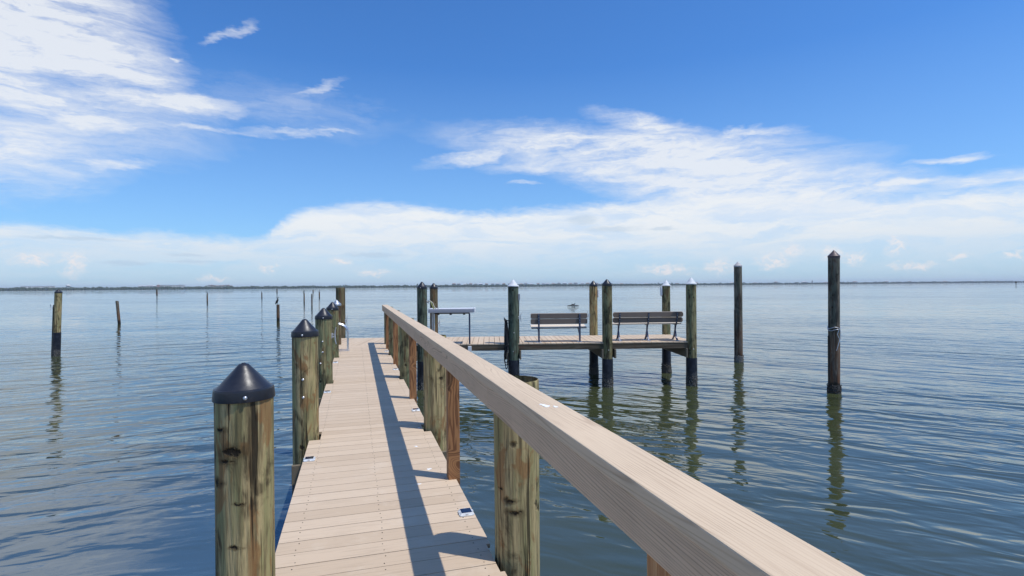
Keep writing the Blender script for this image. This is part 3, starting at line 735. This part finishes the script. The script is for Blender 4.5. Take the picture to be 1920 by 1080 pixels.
# ---------------------------------------------------------------- water
def water_mat():
    m = bpy.data.materials.new('sea_water'); m.use_nodes = True; k = NT(m.node_tree)
    b = m.node_tree.nodes['Principled BSDF']
    pos = k.new('ShaderNodeNewGeometry').outputs['Position']
    x, y, z = k.sep(pos)
    flat = k.comb(x, y, 0)
    d = k.length(flat)
    # crests bend towards the shore on either side of the dock
    bend = k.math('MULTIPLY', k.math('SQRT', k.math('ADD', k.math('MULTIPLY', x, x), 40)), k.math('MULTIPLY', k.ramp(d, 20, 90, 1, 0), k.ramp(x, -4, 4, .42, .72)))
    v = k.comb(x, k.math('ADD', y, bend), 0)
    n1 = k.noise(k.map(v, rot=(0,0,R(-6)), sca=(.46, 1.05, 1)), 1, 2.0, .45, .5)
    n2 = k.noise(k.map(v, loc=(7,2,0), rot=(0,0,R(9)), sca=(1.15, 2.2, 1)), 1, 2.0, .5, .6)
    n3 = k.noise(k.map(v, loc=(3,9,0), rot=(0,0,R(-14)), sca=(3.2, 7.5, 1)), 1, 2, .5, .4)
    patch = k.ramp(k.noise(k.map(v, loc=(11,5,0), sca=(.05,.11,1)), 1, 3, .55), .36, .62, .45, 1.25)
    calm = k.ramp(d, 3.0, 22.0, .42, 1.35)
    lanes = k.math('MULTIPLY', k.ramp(k.noise(k.map(flat, loc=(3,1,0), sca=(.0012,.011,1)), 1, 3, .6), .42, .60, .7, 1.7), 1)
    amp = k.math('MULTIPLY', k.math('MULTIPLY', patch, calm), k.mix(k.ramp(d, 40, 110), (1,1,1), lanes))
    farf = k.ramp(d, 9, 60, 1, .30)
    h = k.math('ADD', k.math('MULTIPLY', n1, .088), k.math('MULTIPLY', n2, k.math('MULTIPLY', farf, .064)))
    h = k.math('ADD', h, k.math('MULTIPLY', n3, k.math('MULTIPLY', k.ramp(d, 8, 60, 1, 0), .0085)))
    h = k.math('MULTIPLY', h, amp)
    bp = k.new('ShaderNodeBump'); bp.inputs['Strength'].default_value = 1; bp.inputs['Distance'].default_value = 1.0
    k.put(bp.inputs['Height'], h)
    body = k.mix(k.ramp(k.noise(k.map(v, sca=(.25,.4,1)), 1, 4, .6), .35, .65), (.044,.053,.020), (.054,.064,.030))
    near_left = k.math('MULTIPLY', k.ramp(k.math('ADD', x, k.math('MULTIPLY', n1, 3)), -1.2, 2.2, 1, 0), k.ramp(d, 5.0, 14.0, 1, 0))  # mask for a bluer body colour in the near water on the left
    body = k.mix(near_left, body, (.048,.084,.110))
    k.put(b.inputs['Base Color'], body)
    b.inputs['Roughness'].default_value = .03; b.inputs['IOR'].default_value = 1.85
    k.put(b.inputs['Normal'], bp.outputs[0])
    return m
b = MB(); S_ = 7000
b.add([(-S_,-3000,0),(S_,-3000,0),(S_,S_,0),(-S_,S_,0)], [(0,1,2,3)])
tag(b.build('water', water_mat()), kind='structure')

# ---------------------------------------------------------------- far shore
def shore_y(u):     # u = x/y ratio from the camera; the shore lies further off to the right
    return 1650+ (u+.96)*780
NS = 150
us = [-1.35+2.6*i/NS for i in range(NS+1)]
b = MB(); vs = []; fs = []
for u in us:
    Y = shore_y(u)*(1+.012*mnoise.noise(Vector((u*9, 3, 0))))
    vs += [(u*Y, Y, -.5), (u*Y, Y, .7), (u*(Y+700), Y+700, 1.2), (u*(Y+700), Y+700, -.5)]
for i in range(NS):
    a = i*4; fs += [(a, a+4, a+5, a+1), (a+1, a+5, a+6, a+2), (a+2, a+6, a+7, a+3)]
b.add(vs, fs); tag(b.build('shore', simple('shore_ground', (.09,.10,.05), .9, 0, .3, .05)), kind='structure')
# the far wood: thousands of small crowns in one mass
m, k, bs, tc, off = mat('far_foliage', rough=.9, spec=.1)
k.put(bs.inputs['Base Color'], k.mix(k.noise(tc, .05, 4, .7), (.022,.040,.016), (.055,.085,.032)))
b = MB()
for i in range(6500):
    u = random.uniform(-1.30, 1.20); row = random.random()
    Y = shore_y(u)+3+row*30+(60 if random.random() < .3 else 0); r = random.uniform(2.4, 5.5)
    h = (9.2+3.6*mnoise.noise(Vector((u*30, 1, 0)))+3.0*mnoise.noise(Vector((u*110, 5, 0)))+(row*2.2))*(.62+.38*random.random())
    if random.random() < .02: h *= 1.35; r *= .6
    X = u*Y; ns = 6; vs = []; 
    for (zz, rr) in ((-.3, .85), (h*.35, 1.0), (h*.75, .85), (h*.96, .45)):
        for j in range(ns):
            a = 2*pi*j/ns+random.uniform(-.3,.3); q = rr*random.uniform(.75, 1.2)*r
            vs.append((X+q*cos(a)*1.3, Y+q*sin(a), zz+random.uniform(-.4,.4)))
    vs.append((X, Y, h)); fs = []
    for l_ in range(3):
        for j in range(ns): fs.append((l_*ns+j, l_*ns+(j+1) % ns, (l_+1)*ns+(j+1) % ns, (l_+1)*ns+j))
    for j in range(ns): fs.append((3*ns+j, 3*ns+(j+1) % ns, 4*ns))
    b.add(vs, fs)
tag(b.build('shore_trees', m), 'long low dark green line of trees along the far shore', 'wood', kind='stuff')

wallm = [simple('far_white_wall', (.72,.71,.68), .8, 0, .08, .3), simple('far_pink_wall', (.62,.36,.30), .8, 0, .1, .3), simple('far_tan_wall', (.55,.47,.38), .8, 0, .1, .3)]
roofm = [simple('far_grey_roof', (.30,.29,.28), .8, 0, .1, .3), simple('far_tile_roof', (.36,.26,.21), .8, 0, .1, .3), simple('far_pale_roof', (.62,.61,.60), .8, 0, .1, .3)]
winm = simple('far_window', (.04,.05,.06), .3)
def house(u, w_, h, d_, wm, rm, lab, group, dY=45, kind='house', flat=False):
    Y = shore_y(u)+dY; X = u*Y
    m = MB(); z0 = .4
    h += 3.2; m.box(-w_/2, w_/2, -d_/2, d_/2, z0, h, 0)
    if flat:
        m.box(-w_/2-.3, w_/2+.3, -d_/2-.3, d_/2+.3, h+.002, h+.6, 1)
    else:
        e = .8; vs = [(-w_/2-e,-d_/2-e,h+.01),(w_/2+e,-d_/2-e,h+.01),(w_/2+e,d_/2+e,h+.01),(-w_/2-e,d_/2+e,h+.01),(-w_/4,0,h+d_*.22),(w_/4,0,h+d_*.22)]
        m.add(vs, [(0,1,5,4),(1,2,5),(2,3,4,5),(3,0,4),(0,3,2,1)], 1)
    nf = max(1, int(h/3.2)); nw = max(2, int(w_/4))
    for f_ in range(nf):
        for i in range(nw):
            cx_ = -w_/2+w_*(i+.5)/nw; cz_ = z0+(h-z0)*(f_+.5)/nf
            m.box(cx_-.8, cx_+.8, -d_/2-.06, -d_/2+.1, cz_-.8, cz_+.8, 2)
    o = m.build(kind.replace(' ', '_'), [wm, rm, winm], None, (X, Y, 0), -math.atan(u)*.6)
    return tag(o, lab, kind, group)
U = lambda px: (px-960)/1005.
# white flats at the left, around two pink ones
for i in range(9):
    px = 297+i*6.0+random.uniform(-1,1)
    pink = i == 0
    house(U(px), random.uniform(9,13), random.uniform(10.5,13.5), 12, wallm[1 if pink else 0], roofm[1 if pink else 2],
          'small pink block of flats at the left end of the white row' if pink else 'white block of flats in the long row on the far left shore', None if pink else 'row of white flats on the far left shore', kind='apartment block', flat=not pink)
for i in range(6): house(U(262+i*5.5), 8, random.uniform(9.5,11.5), 9, wallm[0], roofm[2], 'small white house left of the row of white flats', 'white houses left of the flats', kind='house')
for i in range(7): house(U(46+i*8.5), 15, random.uniform(10.2,11.2), 9, wallm[0], roofm[2], 'long low white building at the extreme left of the far shore', 'low white buildings at the extreme left', kind='warehouse', flat=True)
for i in range(9): house(U(392+i*5.2), 8, random.uniform(9,12), 9, wallm[2 if i % 3 else 0], roofm[i % 2], 'pale house between the flats and the boat dock caps', 'pale houses right of the flats', kind='house')
for i in range(26): house(U(850+i*10.5+random.uniform(-2,2)), random.uniform(12,20), random.uniform(8.5,12), 12, wallm[0 if i % 3 else 2], roofm[[1, 0, 2][i % 3]], 'small waterfront house behind the platform piles on the far shore', 'waterfront houses on the far centre shore')
for i in range(16): house(U(1110+i*50+random.uniform(-12,12)), random.uniform(14,26), random.uniform(6,10), 14, wallm[0 if i % 3 else 1], roofm[i % 3], 'tiny scattered house on the far right shore', 'scattered houses on the far right shore')
# water tower, a mast and the small tower right of centre
u = U(128); Y = shore_y(u)+30
t = empty('water_tower', (u*Y, Y, 0), 0, 'white water tower standing above the trees at far left', 'water tower')
b = MB(); b.lathe([(2.5,11.5),(5.5,13),(6.6,15.2),(6.2,17.2),(4,18.4),(.5,18.9)], 24); b.build('tank', wallm[0], t)
for a in range(6):
    q = MB(); q.tube([(cos(a*pi/3)*5, sin(a*pi/3)*5, 0), (cos(a*pi/3)*4.5, sin(a*pi/3)*4.5, 14)], .45, 6); q.build('leg', wallm[0], t)
for px, h, lab in ((1523, 19, 'small dark tower rising from the far shore right of the platform'),):
    u = U(px); Y = shore_y(u)+20
    b = MB(); b.lathe([(1.6,0),(1.3,h-4)], 10); b.lathe([(3.2,h-4),(3.6,h-1),(2.0,h)], 12); tag(b.build('lookout_tower', M['gap'], None, (u*Y, Y, 0)), lab, 'tower')
u = U(1905); Y = 560
b = MB(); b.tube([(0,0,-1),(0,0,3.2)], .28, 8); b.box(-.9,.9,-.05,.05,1.8,3.4); tag(b.build('channel_marker', M['gap'], None, (u*Y, Y, 0)), 'tiny dark channel marker near the right edge of the view', 'channel marker')

# ---------------------------------------------------------------- air
hm = bpy.data.materials.new('air_haze'); hm.use_nodes = True; k = NT(hm.node_tree)
hm.node_tree.nodes.remove(hm.node_tree.nodes['Principled BSDF'])
pv = k.new('ShaderNodeVolumePrincipled'); pv.inputs['Color'].default_value = (.80,.88,1,1); pv.inputs['Density'].default_value = .00012
k.l.new(pv.outputs[0], hm.node_tree.nodes['Material Output'].inputs['Volume'])
b = MB(); b.box(-7100, 7100, -3100, 7100, -1.8, 40); tag(b.build('haze', hm), 'thin pale air over the bay', 'haze', kind='stuff')

# ---------------------------------------------------------------- sky
SUN = Vector((.418, -.146, 1.0)).normalized()
elev = math.asin(SUN.z); azim = math.atan2(SUN.x, SUN.y)
w = bpy.data.worlds.new('World'); sc.world = w; w.use_nodes = True; k = NT(w.node_tree)
bg = w.node_tree.nodes['Background']
sky = k.new('ShaderNodeTexSky', sky_type='NISHITA'); sky.sun_disc = False
sky.sun_elevation = elev; sky.sun_rotation = azim; sky.air_density = 1.0; sky.dust_density = .4; sky.ozone_density = 2.0
dirv = k.new('ShaderNodeTexCoord').outputs['Generated']
x, y, z = k.sep(dirv)
hyp = k.math('SQRT', k.math('ADD', k.math('MULTIPLY', x, x), k.math('MULTIPLY', y, y)))
az = k.math('ARCTAN2', x, y); tt = k.math('DIVIDE', z, k.math('MAXIMUM', hyp, .02))
pv_ = k.comb(az, tt, 0)
# wind-drawn warping of the cloud outlines
wn1 = k.noise(k.map(pv_, rot=(0,0,R(8)), sca=(5, 14, 1)), 1, 5, .62, .3, True)
wn2 = k.noise(k.map(pv_, rot=(0,0,R(-10)), sca=(22, 60, 1)), 1, 5, .65, .2, True)
wv = k.vmath('ADD', k.vmath('MULTIPLY', k.vmath('SUBTRACT', wn1, (.5,.5,.5)), (.11,.055,0)), k.vmath('MULTIPLY', k.vmath('SUBTRACT', wn2, (.5,.5,.5)), (.045,.022,0)))
pw = k.vmath('ADD', pv_, wv)
BLOBS = [(-0.7381,0.3914,0.1475,0.0906,-12,1.08),(-0.6763,0.3500,0.1250,0.0581,-16,1.05),(-0.7607,0.3128,0.1087,0.0777,2.4,0.95),(-.70,.28,.20,.085,-4,.55),(-.76,.20,.14,.07,6,.6),(-0.7287,0.2810,0.0609,0.0193,-8.3,0.90),(-0.5792,0.2945,0.1220,0.0217,2.0,0.80),(-0.7005,0.2504,0.1163,0.0198,-5.9,0.85),(-0.7455,0.1965,0.0806,0.0439,9.6,0.75),(-0.6463,0.1878,0.0634,0.0103,12.3,0.60),(-0.5066,0.2592,0.1141,0.0078,4.2,0.60),(-0.3768,0.2735,0.1118,0.0065,4.5,0.55),(-0.3765,0.3096,0.1721,0.0444,-2.3,0.24),(-0.3502,0.3490,0.0527,0.0084,22.8,0.40),(-0.4824,0.4166,0.0453,0.0077,29.8,0.50),(-0.5576,0.3558,0.0143,0.0051,0.1,0.60),(0.2269,0.2421,0.3117,0.0407,-6.8,0.95),(0.2507,0.2858,0.1027,0.0231,-14.9,0.75),(0.4146,0.2605,0.0709,0.0109,-3.9,0.75),(0.3631,0.2172,0.1652,0.0298,-8.5,1.00),(0.1885,0.2082,0.1632,0.0215,-12.9,0.80),(0.4139,0.1649,0.2752,0.0410,-7.9,0.95),(-0.0577,0.2453,0.1091,0.0139,12.2,0.65),(0.6292,0.1455,0.0846,0.0097,-1.7,0.75),(0.6825,0.1792,0.0467,0.0062,-1.2,0.60),(0.0264,0.1873,0.0358,0.0050,-0.8,0.50),(0.7312,0.1366,0.0882,0.0163,3.1,0.70),(0.0813,0.2339,0.1186,0.0198,3.4,0.60),(0.4943,0.1772,0.1928,0.0263,-10.5,0.60),
 (-1.10,.36,.26,.12,-5,1.0),(1.25,.32,.30,.05,4,.8),(2.4,.5,.5,.12,0,.8),(-2.3,.45,.5,.15,0,.8)]  # clouds outside the view, added for reflections and lighting
def blob(vec, cx_, cy_, a, b_, rot, lo=1.55, hi=.10):
    ca, sa = cos(R(rot)), sin(R(rot))
    n = k.new('ShaderNodeMapping', vector_type='TEXTURE'); k.put(n.inputs[0], vec)
    n.inputs[1].default_value = (cx_, cy_, 0); n.inputs[2].default_value = (0, 0, R(rot)); n.inputs[3].default_value = (a, b_, 1)
    return k.ramp(k.length(n.outputs[0]), hi, lo, 1, 0)
tot = None
for (cx_, cy_, a, b_, rot, wgt) in BLOBS:
    v = k.math('MULTIPLY', blob(pw, cx_, cy_, a, b_, rot), wgt)
    tot = v if tot is None else k.math('SMOOTH_MAX', tot, v, .02)
pf = k.vmath('ADD', pv_, k.vmath('MULTIPLY', k.vmath('SUBTRACT', wn1, (.5,.5,.5)), (.14,.05,0)))
tex = k.noise(k.map(pf, rot=(0,0,R(-7)), sca=(5, 26, 1)), 1, 9, .68, .4)
tex2 = k.noise(k.map(pf, rot=(0,0,R(14)), sca=(26, 80, 1)), 1, 7, .72, .2)
cir = k.math('MULTIPLY', tot, k.math('ADD', k.ramp(tex, .30, .66, .42, 1.35), k.math('MULTIPLY', k.math('SUBTRACT', tex2, .5), 1.1)))
cir = k.ramp(cir, .05, .84, 0, .88, False)
# the low bank: its top edge as a curve over azimuth
EDGE = [(-0.7923,0.0953),(-0.7620,0.0965),(-0.7072,0.0947),(-0.6469,0.0909),(-0.5805,0.0929),(-0.5077,0.0894),(-0.4449,0.0900),(-0.4119,0.1112),(-0.3778,0.1310),(-0.3429,0.1437),(-0.2519,0.1585),(-0.1567,0.1511),(-0.0585,0.1420),(0.0410,0.1473),(0.1396,0.1551),(0.2356,0.1573),(0.3275,0.1676),(0.4942,0.1579),(0.6355,0.1303),(0.6970,0.1312),(0.7633,0.1316),(0.7935,0.1281)]
fc = k.new('ShaderNodeFloatCurve'); cu = fc.mapping.curves[0]
pts = [(0, .5)]+[((a+1)/2, e*5) for a, e in EDGE]+[(1, .6)]
cu.points[0].location = pts[0]; cu.points[1].location = pts[-1]
for p_ in pts[1:-1]: cu.points.new(*p_)
fc.mapping.update()
pwx, pwy, _ = k.sep(k.vmath('ADD', pv_, k.vmath('ADD', k.vmath('MULTIPLY', k.vmath('SUBTRACT', wn1, (.5,.5,.5)), (.05,.022,0)), k.vmath('MULTIPLY', k.vmath('SUBTRACT', wn2, (.5,.5,.5)), (.02,.010,0)))))
k.put(fc.inputs['Value'], k.math('MULTIPLY', k.math('ADD', pwx, 1), .5))
edge = k.math('MULTIPLY', fc.outputs[0], .2)
dd = k.math('SUBTRACT', edge, pwy)              # >0 inside the bank
bank = k.ramp(k.math('ADD', dd, k.math('MULTIPLY', k.math('SUBTRACT', tex2, .5), .028)), -.004, .020, 0, 1)
depth = k.ramp(pwy, .005, .085, .50, 1.0)
btex = k.ramp(k.noise(k.map(pw, sca=(5, 30, 1)), 1, 7, .66, .5), .34, .60, .62, 1.0)
bank = k.math('MULTIPLY', bank, k.math('MULTIPLY', depth, btex))
# small heaps low on the horizon
CUM = [(0.4818,0.0568,0.0188,0.0141),(0.5386,0.0460,0.0161,0.0188),(0.5673,0.0390,0.0241,0.0117),(0.6221,0.0573,0.0171,0.0178),(0.6965,0.0381,0.0176,0.0061),(0.7549,0.0371,0.0137,0.0072),(0.3704,0.0310,0.0346,0.0167),(-0.2529,0.0256,0.0336,0.0096),(-0.4290,0.0317,0.0197,0.0109),(-0.5083,0.0155,0.0273,0.0070),(-0.7301,0.0412,0.0276,0.0104),(-0.6841,0.0369,0.0179,0.0231),(0.4539,0.0382,0.0321,0.0179),(0.6413,0.0260,0.0383,0.0080),(-0.3079,0.0465,0.0271,0.0076),(0.2812,0.0279,0.0551,0.0115)]
cn = k.noise(k.map(pv_, sca=(1, 1.3, 1)), 60, 6, .6, .6, True)
pc = k.vmath('ADD', pv_, k.vmath('MULTIPLY', k.vmath('SUBTRACT', cn, (.5,.5,.5)), (.045,.030,0)))
ct = None
for (cx_, cy_, a, b_) in CUM:
    v = blob(pc, cx_, cy_, a, b_, 0, 1.15, .2); ct = v if ct is None else k.math('MAXIMUM', ct, v)
ctex = k.noise(k.map(pc, sca=(1, 1.3, 1)), 90, 5, .6)
ct = k.math('MULTIPLY', ct, k.ramp(ctex, .36, .60, .15, .80))
# bluish rifts in the bank
DARK = [(0.1296,0.1199,0.0333,0.0099),(0.1877,0.1027,0.0576,0.0068),(-0.5452,0.0538,0.0364,0.0034),(-0.6214,0.0381,0.0395,0.0040),(-0.5379,0.0437,0.0367,0.0034),(-0.6839,0.0740,0.0717,0.0031),(-0.2527,0.0583,0.0560,0.0048),(0.2725,0.1019,0.0277,0.0038)]
pdk = k.vmath('ADD', pv_, k.vmath('MULTIPLY', k.vmath('SUBTRACT', wn2, (.5,.5,.5)), (.06,.018,0)))
dk = None
for (cx_, cy_, a, b_) in DARK:
    v = blob(pdk, cx_, cy_, a, b_, 0, 1.2, .3); dk = v if dk is None else k.math('MAXIMUM', dk, v)
skyc = k.mix(1.0, sky.outputs[0], (.073,.114,.166), 'MULTIPLY')   # strength and white balance
skyc = k.mix(k.ramp(tt, .40, .0, 0, .42, False), skyc, (.40,.62,.86))
hs = k.new('ShaderNodeHueSaturation'); hs.inputs['Saturation'].default_value = 1.05; k.put(hs.inputs['Color'], skyc)
col = hs.outputs[0]
col = k.mix(bank, col, k.mix(k.ramp(tt, .0, .13), (.64,.75,.86), (.85,.89,.93)))
col = k.mix(k.math('MULTIPLY', dk, .45), col, (.46,.60,.76))
col = k.mix(cir, col, (.86,.89,.93))
col = k.mix(ct, col, (.90,.86,.86))
k.put(bg.inputs['Color'], col); bg.inputs['Strength'].default_value = 1.0

sl = bpy.data.lights.new('sun', 'SUN'); sl.energy = 3.6; sl.angle = R(.53); sl.color = (1, .965, .91)
so = bpy.data.objects.new('sun', sl); C.objects.link(so); so.rotation_euler = SUN.to_track_quat('Z', 'Y').to_euler(); so.location = (20, -8, 50)

# ---------------------------------------------------------------- camera
cd = bpy.data.cameras.new('camera'); cam = bpy.data.objects.new('camera', cd); C.objects.link(cam)
cd.sensor_width = 36; cd.lens = 1005/1920*36; cd.clip_start = .05; cd.clip_end = 20000
rot = Matrix.Rotation(R(90)-math.atan(3.5/1005), 4, 'X') @ Matrix.Rotation(-math.atan(.0078), 4, 'Z')
cam.matrix_world = Matrix.Translation((0, 0, EYE)) @ rot
sc.camera = cam
sc.render.engine = 'CYCLES'
sc.view_settings.view_transform = 'Standard'; sc.view_settings.look = 'None'; sc.view_settings.exposure = 0; sc.view_settings.gamma = 1
sc.cycles.volume_bounces = 0
